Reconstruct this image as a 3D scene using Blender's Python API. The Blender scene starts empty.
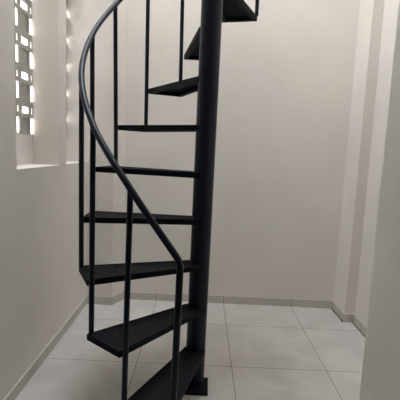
import bpy, bmesh, math
from mathutils import Vector, Matrix, noise

scene = bpy.context.scene
COL = scene.collection

# ------------------------------------------------------------------ camera
R_ = Vector((0.99906, 0.0092, 0.0424)).normalized()
F_ = Vector((-0.0037, 0.9919, -0.1266)).normalized()
U_ = R_.cross(F_).normalized()
R_ = F_.cross(U_).normalized()
cam_d = bpy.data.cameras.new('camera')
cam_d.sensor_width = 36
cam_d.lens = 36 * 395.43 / 400
cam_d.clip_start = 0.02
cam = bpy.data.objects.new('camera', cam_d)
COL.objects.link(cam)
M = Matrix((R_, U_, -F_)).transposed().to_4x4()
M.translation = Vector((0, 0, 1.3454))
cam.matrix_world = M
scene.camera = cam

# ------------------------------------------------------------------ light
w = bpy.data.worlds.new('overcast_sky')
scene.world = w
w.use_nodes = True
bg = w.node_tree.nodes['Background']
bg.inputs[0].default_value = (0.89, 0.95, 1.02, 1)
bg.inputs[1].default_value = 15.0
SHAFT_TOP = 6.0


def portal(name, loc, rot, sx, sy):
    l = bpy.data.lights.new(name, 'AREA')
    l.shape = 'RECTANGLE'
    l.size, l.size_y = sx, sy
    l.cycles.is_portal = True
    o = bpy.data.objects.new(name, l)
    COL.objects.link(o)
    o.location = loc
    o.rotation_euler = rot


portal('skylight_portal', (-0.27, 2.41, SHAFT_TOP), (0, 0, 0), 1.34, 1.92)
portal('niche_portal', (-1.16, 2.6, 3.1), (0, -math.pi / 2, 0), 3.6, 1.3)

vs = scene.view_settings
scene.display_settings.display_device = 'sRGB'
vs.view_transform = 'Standard'
vs.look = 'None'
vs.exposure = 0.33
vs.gamma = 1.0
vs.use_curve_mapping = False


# ------------------------------------------------------------------ materials
def new_mat(name):
    m = bpy.data.materials.new(name)
    m.use_nodes = True
    nt = m.node_tree
    b = nt.nodes['Principled BSDF']
    return m, nt, b


def N(nt, typ, **kw):
    n = nt.nodes.new(typ)
    for k, v in kw.items():
        setattr(n, k, v)
    return n


def srgb(r, g, b):
    f = lambda c: c / 12.92 if c <= 0.04045 else ((c + 0.055) / 1.055) ** 2.4
    return (f(r / 255), f(g / 255), f(b / 255), 1)


def paint(name, c1, c2, rough=0.6, bump=0.04):
    """slightly uneven rolled wall paint"""
    m, nt, b = new_mat(name)
    geo = N(nt, 'ShaderNodeNewGeometry')
    n1 = N(nt, 'ShaderNodeTexNoise')
    n1.inputs['Scale'].default_value = 2.2
    n1.inputs['Detail'].default_value = 5
    nt.links.new(geo.outputs['Position'], n1.inputs['Vector'])
    r = N(nt, 'ShaderNodeValToRGB')
    r.color_ramp.elements[0].position = 0.3
    r.color_ramp.elements[0].color = c1
    r.color_ramp.elements[1].position = 0.7
    r.color_ramp.elements[1].color = c2
    nt.links.new(n1.outputs['Fac'], r.inputs['Fac'])
    nt.links.new(r.outputs['Color'], b.inputs['Base Color'])
    n2 = N(nt, 'ShaderNodeTexNoise')
    n2.inputs['Scale'].default_value = 60
    n2.inputs['Detail'].default_value = 4
    nt.links.new(geo.outputs['Position'], n2.inputs['Vector'])
    bp = N(nt, 'ShaderNodeBump')
    bp.inputs['Strength'].default_value = bump
    bp.inputs['Distance'].default_value = 0.01
    nt.links.new(n2.outputs['Fac'], bp.inputs['Height'])
    nt.links.new(bp.outputs['Normal'], b.inputs['Normal'])
    b.inputs['Roughness'].default_value = rough
    return m


def metal_paint(name, c, rough, bump=0.02, scale=90, var=0.25, spec=0.17):
    m, nt, b = new_mat(name)
    tc = N(nt, 'ShaderNodeTexCoord')
    n = N(nt, 'ShaderNodeTexNoise')
    n.inputs['Scale'].default_value = scale
    n.inputs['Detail'].default_value = 6
    nt.links.new(tc.outputs['Object'], n.inputs['Vector'])
    r = N(nt, 'ShaderNodeValToRGB')
    r.color_ramp.elements[0].position = 0.3
    r.color_ramp.elements[1].position = 0.72
    r.color_ramp.elements[0].color = tuple(x * (1 - var) for x in c[:3]) + (1,)
    r.color_ramp.elements[1].color = tuple(x * (1 + var) for x in c[:3]) + (1,)
    nt.links.new(n.outputs['Fac'], r.inputs['Fac'])
    nt.links.new(r.outputs['Color'], b.inputs['Base Color'])
    bp = N(nt, 'ShaderNodeBump')
    bp.inputs['Strength'].default_value = bump
    bp.inputs['Distance'].default_value = 0.004
    nt.links.new(n.outputs['Fac'], bp.inputs['Height'])
    nt.links.new(bp.outputs['Normal'], b.inputs['Normal'])
    b.inputs['Roughness'].default_value = rough
    b.inputs['Specular IOR Level'].default_value = spec
    return m


M_WALL = paint('cream_wall_paint', (0.728, 0.684, 0.629, 1), (0.788, 0.744, 0.689, 1))
M_CEIL = paint('white_ceiling_paint', (0.72, 0.71, 0.68, 1), (0.76, 0.75, 0.72, 1))
M_BLOCK = paint('grey_block_paint', (0.42, 0.40, 0.365, 1), (0.48, 0.46, 0.42, 1), 0.8, 0.15)
M_YARD = paint('unpainted_yard_render', (0.42, 0.375, 0.335, 1), (0.48, 0.43, 0.385, 1), 0.9, 0.3)
M_GRIME = paint('dark_joint_dirt', (0.03, 0.028, 0.025, 1), (0.10, 0.09, 0.08, 1), 0.9, 0.2)
M_POST = metal_paint('blue_black_enamel', (0.0085, 0.0115, 0.022), 0.38, spec=0.22)
M_FRAME = metal_paint('black_enamel', (0.004, 0.0053, 0.010), 0.6, spec=0.1)
M_PLATE = metal_paint('rough_black_tread_plate', (0.0105, 0.011, 0.013), 0.75, 0.5, 38, 0.45, 0.08)


def tile_material(name, ts, tx, ty, grout_w, base1, base2, grout, rough, axis='xy', vein=True):
    m, nt, b = new_mat(name)
    geo = N(nt, 'ShaderNodeNewGeometry')
    sep = N(nt, 'ShaderNodeSeparateXYZ')
    nt.links.new(geo.outputs['Position'], sep.inputs[0])

    def mth(op, a, bb=None, cc=None):
        n = N(nt, 'ShaderNodeMath', operation=op)
        for i, v in enumerate((a, bb, cc)):
            if v is None:
                continue
            if isinstance(v, (int, float)):
                n.inputs[i].default_value = v
            else:
                nt.links.new(v, n.inputs[i])
        return n.outputs[0]

    def line(coord, off):
        f = mth('FRACT', mth('DIVIDE', mth('SUBTRACT', coord, off - 100 * ts), ts))
        d = mth('MINIMUM', f, mth('SUBTRACT', 1.0, f))
        return mth('MULTIPLY', d, ts)

    ds = []
    if 'x' in axis:
        ds.append(line(sep.outputs['X'], tx))
    if 'y' in axis:
        ds.append(line(sep.outputs['Y'], ty))
    d = ds[0] if len(ds) == 1 else mth('MINIMUM', ds[0], ds[1])
    g = mth('LESS_THAN', d, grout_w)
    # cloudy stone
    n1 = N(nt, 'ShaderNodeTexNoise')
    n1.inputs['Scale'].default_value = 3.2
    n1.inputs['Detail'].default_value = 8
    n1.inputs['Roughness'].default_value = 0.62
    n1.inputs['Distortion'].default_value = 0.7
    nt.links.new(geo.outputs['Position'], n1.inputs['Vector'])
    r = N(nt, 'ShaderNodeValToRGB')
    r.color_ramp.elements[0].position = 0.32
    r.color_ramp.elements[0].color = base1
    r.color_ramp.elements[1].position = 0.6
    r.color_ramp.elements[1].color = base2
    nt.links.new(n1.outputs['Fac'], r.inputs['Fac'])
    mx = N(nt, 'ShaderNodeMix', data_type='RGBA')
    nt.links.new(g, mx.inputs[0])
    nt.links.new(r.outputs['Color'], mx.inputs[6])
    mx.inputs[7].default_value = grout
    nt.links.new(mx.outputs[2], b.inputs['Base Color'])
    ro = mth('MULTIPLY_ADD', g, 0.5, rough)
    nt.links.new(ro, b.inputs['Roughness'])
    bp = N(nt, 'ShaderNodeBump')
    bp.inputs['Strength'].default_value = 0.5
    bp.inputs['Distance'].default_value = 0.002
    bp.invert = True
    nt.links.new(g, bp.inputs['Height'])
    nt.links.new(bp.outputs['Normal'], b.inputs['Normal'])
    return m


TS, TX, TY = 0.5962, 0.2343, 3.3754 - 0.4414
M_FLOOR = tile_material('polished_grey_floor_tile', TS, TX, TY, 0.0016,
                        (0.45, 0.415, 0.385, 1), (0.55, 0.515, 0.48, 1), (0.07, 0.06, 0.055, 1), 0.35)
M_BASE_X = tile_material('tile_skirting_along_x', TS, TX, 0, 0.0018,
                         (0.50, 0.46, 0.42, 1), (0.57, 0.53, 0.48, 1), (0.15, 0.14, 0.125, 1), 0.4, 'x')
M_BASE_Y = tile_material('tile_skirting_along_y', TS, 0, TY, 0.0018,
                         (0.50, 0.46, 0.42, 1), (0.57, 0.53, 0.48, 1), (0.15, 0.14, 0.125, 1), 0.4, 'y')


# ------------------------------------------------------------------ mesh helpers
def obj(name, bm, mat, parent=None, smooth=False, kind=None):
    bmesh.ops.recalc_face_normals(bm, faces=bm.faces)
    me = bpy.data.meshes.new(name)
    bm.to_mesh(me)
    bm.free()
    me.materials.append(mat)
    if smooth:
        for p in me.polygons:
            p.use_smooth = True
        me.set_sharp_from_angle(angle=math.radians(40))
    o = bpy.data.objects.new(name, me)
    COL.objects.link(o)
    if parent:
        o.parent = parent
    if kind:
        o['kind'] = kind
    return o


def bevel(bm, w, seg=2):
    bmesh.ops.bevel(bm, geom=[e for e in bm.edges if len(e.link_faces) == 2 and e.calc_face_angle(0) > 0.5],
                    offset=w, segments=seg, profile=0.5, affect='EDGES')


def box(bm, x0, x1, y0, y1, z0, z1):
    v = [bm.verts.new((x, y, z)) for z in (z0, z1) for y in (y0, y1) for x in (x0, x1)]
    for f in ((0, 2, 3, 1), (4, 5, 7, 6), (0, 1, 5, 4), (2, 6, 7, 3), (0, 4, 6, 2), (1, 3, 7, 5)):
        bm.faces.new([v[i] for i in f])


def prism(bm, pts, z0, z1):
    lo = [bm.verts.new((p[0], p[1], z0)) for p in pts]
    hi = [bm.verts.new((p[0], p[1], z1)) for p in pts]
    n = len(pts)
    bm.faces.new(lo[::-1])
    bm.faces.new(hi)
    for i in range(n):
        j = (i + 1) % n
        bm.faces.new((lo[i], lo[j], hi[j], hi[i]))


def inset(pts, d):
    """offset a convex polygon inwards"""
    n = len(pts)
    c = sum((Vector(p) for p in pts), Vector((0, 0))) / n
    lines = []
    for i in range(n):
        a, b_ = Vector(pts[i]), Vector(pts[(i + 1) % n])
        t = (b_ - a).normalized()
        nn = Vector((-t.y, t.x))
        if nn.dot(c - a) < 0:
            nn = -nn
        lines.append((a + nn * d, t))
    out = []
    for i in range(n):
        (p, t), (q, s) = lines[i - 1], lines[i]
        den = t.x * s.y - t.y * s.x
        k = ((q.x - p.x) * s.y - (q.y - p.y) * s.x) / den
        out.append(p + t * k)
    return out


def ring(bm, outer, inner, z0, z1):
    n = len(outer)
    V = [[bm.verts.new((p[0], p[1], z)) for p in pts] for pts in (outer, inner) for z in (z0, z1)]
    ol, oh, il, ih = V
    for i in range(n):
        j = (i + 1) % n
        bm.faces.new((ol[i], ol[j], oh[j], oh[i]))
        bm.faces.new((il[j], il[i], ih[i], ih[j]))
        bm.faces.new((oh[i], oh[j], ih[j], ih[i]))
        bm.faces.new((ol[j], ol[i], il[i], il[j]))


def tube(bm, pts, r, seg=20):
    pts = [Vector(p) for p in pts]
    n = len(pts)
    T = [(pts[min(i + 1, n - 1)] - pts[max(i - 1, 0)]).normalized() for i in range(n)]
    up = Vector((1, 0, 0)) if abs(T[0].x) < 0.9 else Vector((0, 1, 0))
    nrm = (up - T[0] * up.dot(T[0])).normalized()
    rings = []
    for i in range(n):
        nrm = (nrm - T[i] * nrm.dot(T[i])).normalized()
        bn = T[i].cross(nrm)
        rings.append([bm.verts.new(pts[i] + r * (math.cos(a) * nrm + math.sin(a) * bn))
                      for a in (2 * math.pi * k / seg for k in range(seg))])
    for a, b_ in zip(rings, rings[1:]):
        for k in range(seg):
            bm.faces.new((a[k], a[(k + 1) % seg], b_[(k + 1) % seg], b_[k]))
    bm.faces.new(rings[0][::-1])
    bm.faces.new(rings[-1])


# ------------------------------------------------------------------ the room
LX, RX, RX2, WY, PY = -0.9443, 1.208, 1.288, 3.3754, 3.2316
SILL, NTOP = 1.205, 4.9
N1A, N1B, N2A = 2.003, 2.592, 2.737       # the two window recesses along the left wall
GX = -1.111                               # inner face of the breeze blocks
NEARY, NEARX = 1.45, 0.654          # wide jamb of the opening the photographer stands in
NEAR0 = 0.55
ROOMY = -1.6
CEIL = 2.75

bm = bmesh.new()
box(bm, -1.3, 1.75, ROOMY - .12, WY + .12, -0.1, 0.0)
obj('floor', bm, M_FLOOR, kind='structure')

bm = bmesh.new()
box(bm, GX - .010, LX, ROOMY, WY + .12, 0, SILL)
box(bm, GX - .010, LX, ROOMY, N1A, SILL, NTOP)
box(bm, GX - .010, LX, N1B, N2A, SILL, NTOP)
box(bm, GX - .010, LX, PY, WY + .12, SILL, NTOP)
box(bm, GX - .010, LX, ROOMY, WY + .12, NTOP, SHAFT_TOP)
# unseen lintels added below the upper windows to cut sky light on sills
box(bm, GX, LX, N1A, N1B, 2.75, 3.1)
box(bm, GX, LX, N2A, PY, 2.75, 3.1)
# low parapets under the blocks
box(bm, GX - .010, GX, N1A, N1B, SILL, 1.392)
box(bm, GX - .010, GX, N2A, PY, SILL, 1.392)
bmesh.ops.remove_doubles(bm, verts=bm.verts, dist=1e-5)
obj('wall_left', bm, M_WALL, kind='structure')

bm = bmesh.new()
box(bm, GX - .010, 1.45, WY, WY + .12, 0, SHAFT_TOP)
obj('wall_back', bm, M_WALL, kind='structure')

bm = bmesh.new()
prism(bm, [(LX, PY), (-0.727, PY), (-0.662, WY), (LX, WY)], 0, SHAFT_TOP)
bevel(bm, 0.004)
obj('trim_1', bm, M_WALL, kind='structure')

bm = bmesh.new()
prism(bm, [(RX, 3.0933), (RX2, 3.0933), (RX2, WY), (RX, WY)], 0, SHAFT_TOP)
bevel(bm, 0.004)
obj('trim_2', bm, M_WALL, kind='structure')

bm = bmesh.new()
box(bm, RX2, RX2 + .16, NEARY, WY + .12, 0, SHAFT_TOP)
obj('wall_right', bm, M_WALL, kind='structure')

bm = bmesh.new()
prism(bm, [(NEARX, NEAR0), (1.75, NEAR0), (1.75, NEARY), (NEARX, NEARY)], 0, SHAFT_TOP)
bevel(bm, 0.006)
obj('wall_near', bm, M_WALL, kind='structure')

bm = bmesh.new()                     # hall side behind the camera
box(bm, 1.6, 1.75, ROOMY, NEAR0, 0, CEIL)
obj('wall_hall', bm, M_WALL, kind='structure')
bm = bmesh.new()
box(bm, LX, 1.75, ROOMY - .12, ROOMY, 0, CEIL)
obj('wall_front', bm, M_WALL, kind='structure')

bm = bmesh.new()
box(bm, GX - .010, 1.75, ROOMY - .12, NEARY, CEIL, CEIL + .15)
obj('ceiling', bm, M_CEIL, kind='structure')
bm = bmesh.new()                     # unseen slab added over the stairwell's right half to slant the sky light
box(bm, 0.4, 1.75, NEARY - .12, WY + .12, SHAFT_TOP, SHAFT_TOP + .12)
obj('ceiling_light_blocker', bm, M_CEIL, kind='structure')
bm = bmesh.new()                     # parapet of the stairwell on the hall side
box(bm, LX, 1.75, NEARY - .12, NEARY, CEIL + .15, SHAFT_TOP)
obj('wall_stairwell', bm, M_WALL, kind='structure')


bm = bmesh.new()                     # wall across the narrow yard outside the blocks
box(bm, -2.1, -1.95, -0.5, 6.5, -0.1, 3.15)
obj('wall_yard', bm, M_YARD, kind='structure')


# breeze block windows: square openings, blanks between them, slots at the sides
def breeze_window(name, y0, y1, ymid):
    T = 0.010
    rows = []                         # (z0, z1, kind)
    for k in range(-1, 18):
        zt = 1.449 + 0.2045 * k       # middle of a blank with tall slots
        rows.append((zt - 0.051, zt + 0.046, 'slot'))
        zs = zt + 0.092
        rows.append((zs - 0.020, zs + 0.020, 'square'))
    cells = []
    per = 0.19
    yc = ymid - per * 4
    while yc < y1 + per:
        cells.append(('mid', yc - .045, yc + .044))
        cells.append(('side', yc + .09 - .017, yc + .09 + .015))
        yc += per
    holes = []
    ledges = []
    for (a, b_, kd) in rows:
        a = max(a, 1.392); b_ = min(b_, NTOP)
        if b_ - a < 0.01:
            continue
        for (c, p, q) in cells:
            p2, q2 = max(p, y0), min(q, y1)
            if q2 - p2 < 0.03:
                continue
            if kd == 'square':
                if c == 'mid':
                    holes.append((p2, q2, a, b_))
                else:
                    holes.append((p2 + .006, q2 - .006, a, b_))
            else:
                if c == 'side':
                    holes.append((p2, q2, a, b_))
                else:
                    ledges.append((p2, q2, a, b_))
    ys = sorted({round(v, 5) for h in holes + ledges for v in h[:2]} | {y0, y1})
    zs = sorted({round(v, 5) for h in holes + ledges for v in h[2:]} | {1.392, NTOP})

    def inside(L, y, z):
        return any(h[0] < y < h[1] and h[2] < z < h[3] for h in L)
    bm = bmesh.new()
    for ya, yb in zip(ys, ys[1:]):
        for za, zb in zip(zs, zs[1:]):
            if yb - ya < 1e-4 or zb - za < 1e-4:
                continue
            y, z = (ya + yb) / 2, (za + zb) / 2
            if inside(holes, y, z):
                continue
            back = 0.006 if inside(ledges, y, z) else 0
            box(bm, GX - T, GX - back, ya, yb, za, zb)
    o = obj(name, bm, M_BLOCK, kind='structure')
    return o


breeze_window('window_1', N1A, N1B, 2.487)
breeze_window('window_2', N2A, PY, 3.184)

# skirting tiles
BH, BT = 0.068, 0.009


def skirting(name, pts, mat):
    bm = bmesh.new()
    prism(bm, pts, 0, BH)
    bevel(bm, 0.0015, 1)
    obj(name, bm, mat, kind='structure')


skirting('baseboard_left', [(LX, ROOMY), (LX + BT, ROOMY), (LX + BT, PY - BT), (LX, PY - BT)], M_BASE_Y)
skirting('baseboard_left_pier', [(LX, PY - BT), (-0.727 + BT, PY - BT), (-0.727 + BT, PY), (LX, PY)], M_BASE_X)
skirting('baseboard_left_return', [(-0.727, PY), (-0.727 + BT, PY), (-0.662 + BT, WY - BT), (-0.662, WY - BT)], M_BASE_Y)
skirting('baseboard_back', [(-0.662, WY - BT), (RX - BT, WY - BT), (RX - BT, WY), (-0.662, WY)], M_BASE_X)
skirting('baseboard_right_pier', [(RX - BT, 3.0933 - BT), (RX, 3.0933 - BT), (RX, WY), (RX - BT, WY)], M_BASE_Y)
skirting('baseboard_right_return', [(RX, 3.0933 - BT), (RX2 - BT, 3.0933 - BT), (RX2 - BT, 3.0933), (RX, 3.0933)], M_BASE_X)
skirting('baseboard_right', [(RX2 - BT, NEARY), (RX2, NEARY), (RX2, 3.0933 - .001), (RX2 - BT, 3.0933 - .001)], M_BASE_Y)


# dirty open joint between the floor tiles and the skirting in the right corner
def joint(name, path, wd):
    bm = bmesh.new()
    L = []
    Rr = []
    for i, p in enumerate(path):
        wv = wd * (0.55 + 0.9 * abs(noise.noise(Vector((p[0] * 9, p[1] * 9, 3.1)))) * 1.3)
        a = Vector(path[max(i - 1, 0)]); b_ = Vector(path[min(i + 1, len(path) - 1)])
        t = (b_ - a).normalized(); nn = Vector((-t.y, t.x))
        L.append(Vector(p)); Rr.append(Vector(p) + nn * wv)
    prism(bm, [tuple(v) for v in L] + [tuple(v) for v in Rr[::-1]], 0.0, 0.0012)
    obj(name, bm, M_GRIME, kind='structure')


def lerp_path(a, b_, n):
    return [(a[0] + (b_[0] - a[0]) * i / n, a[1] + (b_[1] - a[1]) * i / n) for i in range(n + 1)]


joint('trim_3', lerp_path((RX - BT, WY - BT), (RX - BT, 3.0933 - BT), 14), -0.018)
joint('trim_4', lerp_path((RX2 - BT, 3.0933 - BT - .001), (RX2 - BT, 2.72), 14), -0.014)
joint('trim_5', lerp_path((RX - BT - 0.28, WY - BT), (RX - BT, WY - BT), 14), -0.005)

# ------------------------------------------------------------------ the spiral staircase
CX, CY = 0.006, 2.1425
Z1, RISE, TH = 0.223, 0.25, 0.0297
T0, DT, RP, RT = -1.6964, 0.3883, 0.6313, 0.6419
A_, B_ = 0.0414, -0.0144
NT = 10
stair = bpy.data.objects.new('spiral_staircase', None)
COL.objects.link(stair)
stair.location = (CX, CY, 0)
stair['label'] = 'black painted steel spiral staircase with wedge treads round a thick central pole'
stair['category'] = 'staircase'
OFF = Vector((-CX, -CY, 0))


def part(name, bm, mat, parent=stair, smooth=False):
    if parent is stair:
        bmesh.ops.translate(bm, verts=bm.verts, vec=OFF)
    return obj(name, bm, mat, parent, smooth)


bm = bmesh.new()
prism(bm, [(-0.072, 2.028), (0.081, 2.026), (0.083, 2.185), (-0.07, 2.187)], 0, 0.012)
bevel(bm, 0.002)
part('base_plate', bm, M_FRAME)

bm = bmesh.new()
tube(bm, [(CX - .003 + 0.0035 * k, CY, 0.012 + k * 0.9) for k in range(5)], 0.0551, 48)
part('central_pole', bm, M_POST, smooth=True)


def thv(i):
    return T0 - DT * i


FR = {2: (-2.1101, .64), 3: (-2.5204, .64), 4: (-2.930, .632), 5: (-3.3051, .632), 6: (-3.6815, .64),
      7: (-4.0618, .644), 8: (-4.4542, .65)}
BK = {2: (-2.4774, .65), 3: (-2.8918, .646), 4: (-3.2781, .638), 6: (-4.0288, .642), 7: (-4.4392, .64),
      9: (-5.1999, .656)}
for n in range(1, NT + 1):
    af, rf = FR.get(n, (thv(n - 1) - A_, RT))
    ab, rb = BK.get(n, (thv(n) + B_, RT))
    zt = Z1 + RISE * (n - 1)
    am = (af + ab) / 2
    u = Vector((math.cos(am), math.sin(am)))
    pf = Vector((-u.y, u.x))            # towards the front edge (larger angle)
    c = Vector((CX, CY))
    hw = 0.056
    poly = [c + rf * Vector((math.cos(af), math.sin(af))), c + pf * hw, c - pf * hw,
            c + rb * Vector((math.cos(ab), math.sin(ab)))]
    bm = bmesh.new()
    ring(bm, poly, inset(poly, 0.005), zt - TH, zt)
    ring(bm, inset(poly, 0.001), inset(poly, 0.026), zt - TH, zt - TH + 0.004)
    tr = part('tread', bm, M_FRAME)
    bm = bmesh.new()
    prism(bm, inset(poly, 0.0045), zt - 0.007, zt - 0.0015)
    bmesh.ops.translate(bm, verts=bm.verts, vec=OFF)
    obj('tread_plate', bm, M_PLATE, tr)

# handrail: one bent tube that turns down into the first post
KEY = [(-0.0725, 1.516, .900), (-0.2898, 1.593, 1.175), (-0.488, 1.7512, 1.433), (-0.606, 1.968, 1.682),
       (-0.6245, 2.2107, 1.929), (-0.5545, 2.4433, 2.168)]
for i in range(6, NT + 2):
    KEY.append((CX + RP * math.cos(thv(i)), CY + RP * math.sin(thv(i)), .915 + .2505 * i))


def catmull(K, sub=8):
    K = [Vector(k) for k in K]
    P = [2 * K[0] - K[1]] + K + [2 * K[-1] - K[-2]]
    out = []
    for i in range(1, len(P) - 2):
        p0, p1, p2, p3 = P[i - 1:i + 3]
        for s in range(sub):
            t = s / sub
            out.append(0.5 * ((2 * p1) + (-p0 + p2) * t + (2 * p0 - 5 * p1 + 4 * p2 - p3) * t * t
                              + (-p0 + 3 * p1 - 3 * p2 + p3) * t ** 3))
    out.append(P[-2])
    return out


rail = catmull(KEY)
k0 = rail[0]
d = (rail[1] - k0).normalized()
foot = Vector((-0.0845, 1.516, 0.0))
dn = (foot - k0).normalized()
bend = []
for s in range(7):
    t = s / 6
    a_, b2 = k0 + dn * 0.028, k0 + d * 0.028
    bend.append((1 - t) ** 2 * a_ + 2 * t * (1 - t) * k0 + t * t * b2)
bm = bmesh.new()
tube(bm, [foot, foot.lerp(k0, .5)] + bend + rail[1:], 0.0145, 24)
part('handrail', bm, M_POST, smooth=True)

# balusters: each stands on the back corner of a tread and climbs past the next one
POSTS = {1: (-0.2895, -0.299), 2: (-0.4872, -0.4879), 3: (-0.6055, -0.6026), 4: (-0.6232, -0.6155),
         5: (-0.5545, -0.5363), 6: (-0.3925, -0.3849), 7: (-0.1860, -0.1743), 9: (0.3030, 0.3057)}
for i in range(1, NT + 1):
    y = CY + RP * math.sin(thv(i))
    xm = CX + RP * math.cos(thv(i))
    xt, xb = POSTS.get(i, (xm, xm))
    zt = KEY[i][2] - 0.006
    zb = Z1 + RISE * (i - 1)
    bm = bmesh.new()
    tube(bm, [(xb, y, zb - 0.001), ((xt + xb) / 2, y, (zt + zb) / 2), (xt, y, zt)], 0.0125, 20)
    part('baluster', bm, M_POST, smooth=True)
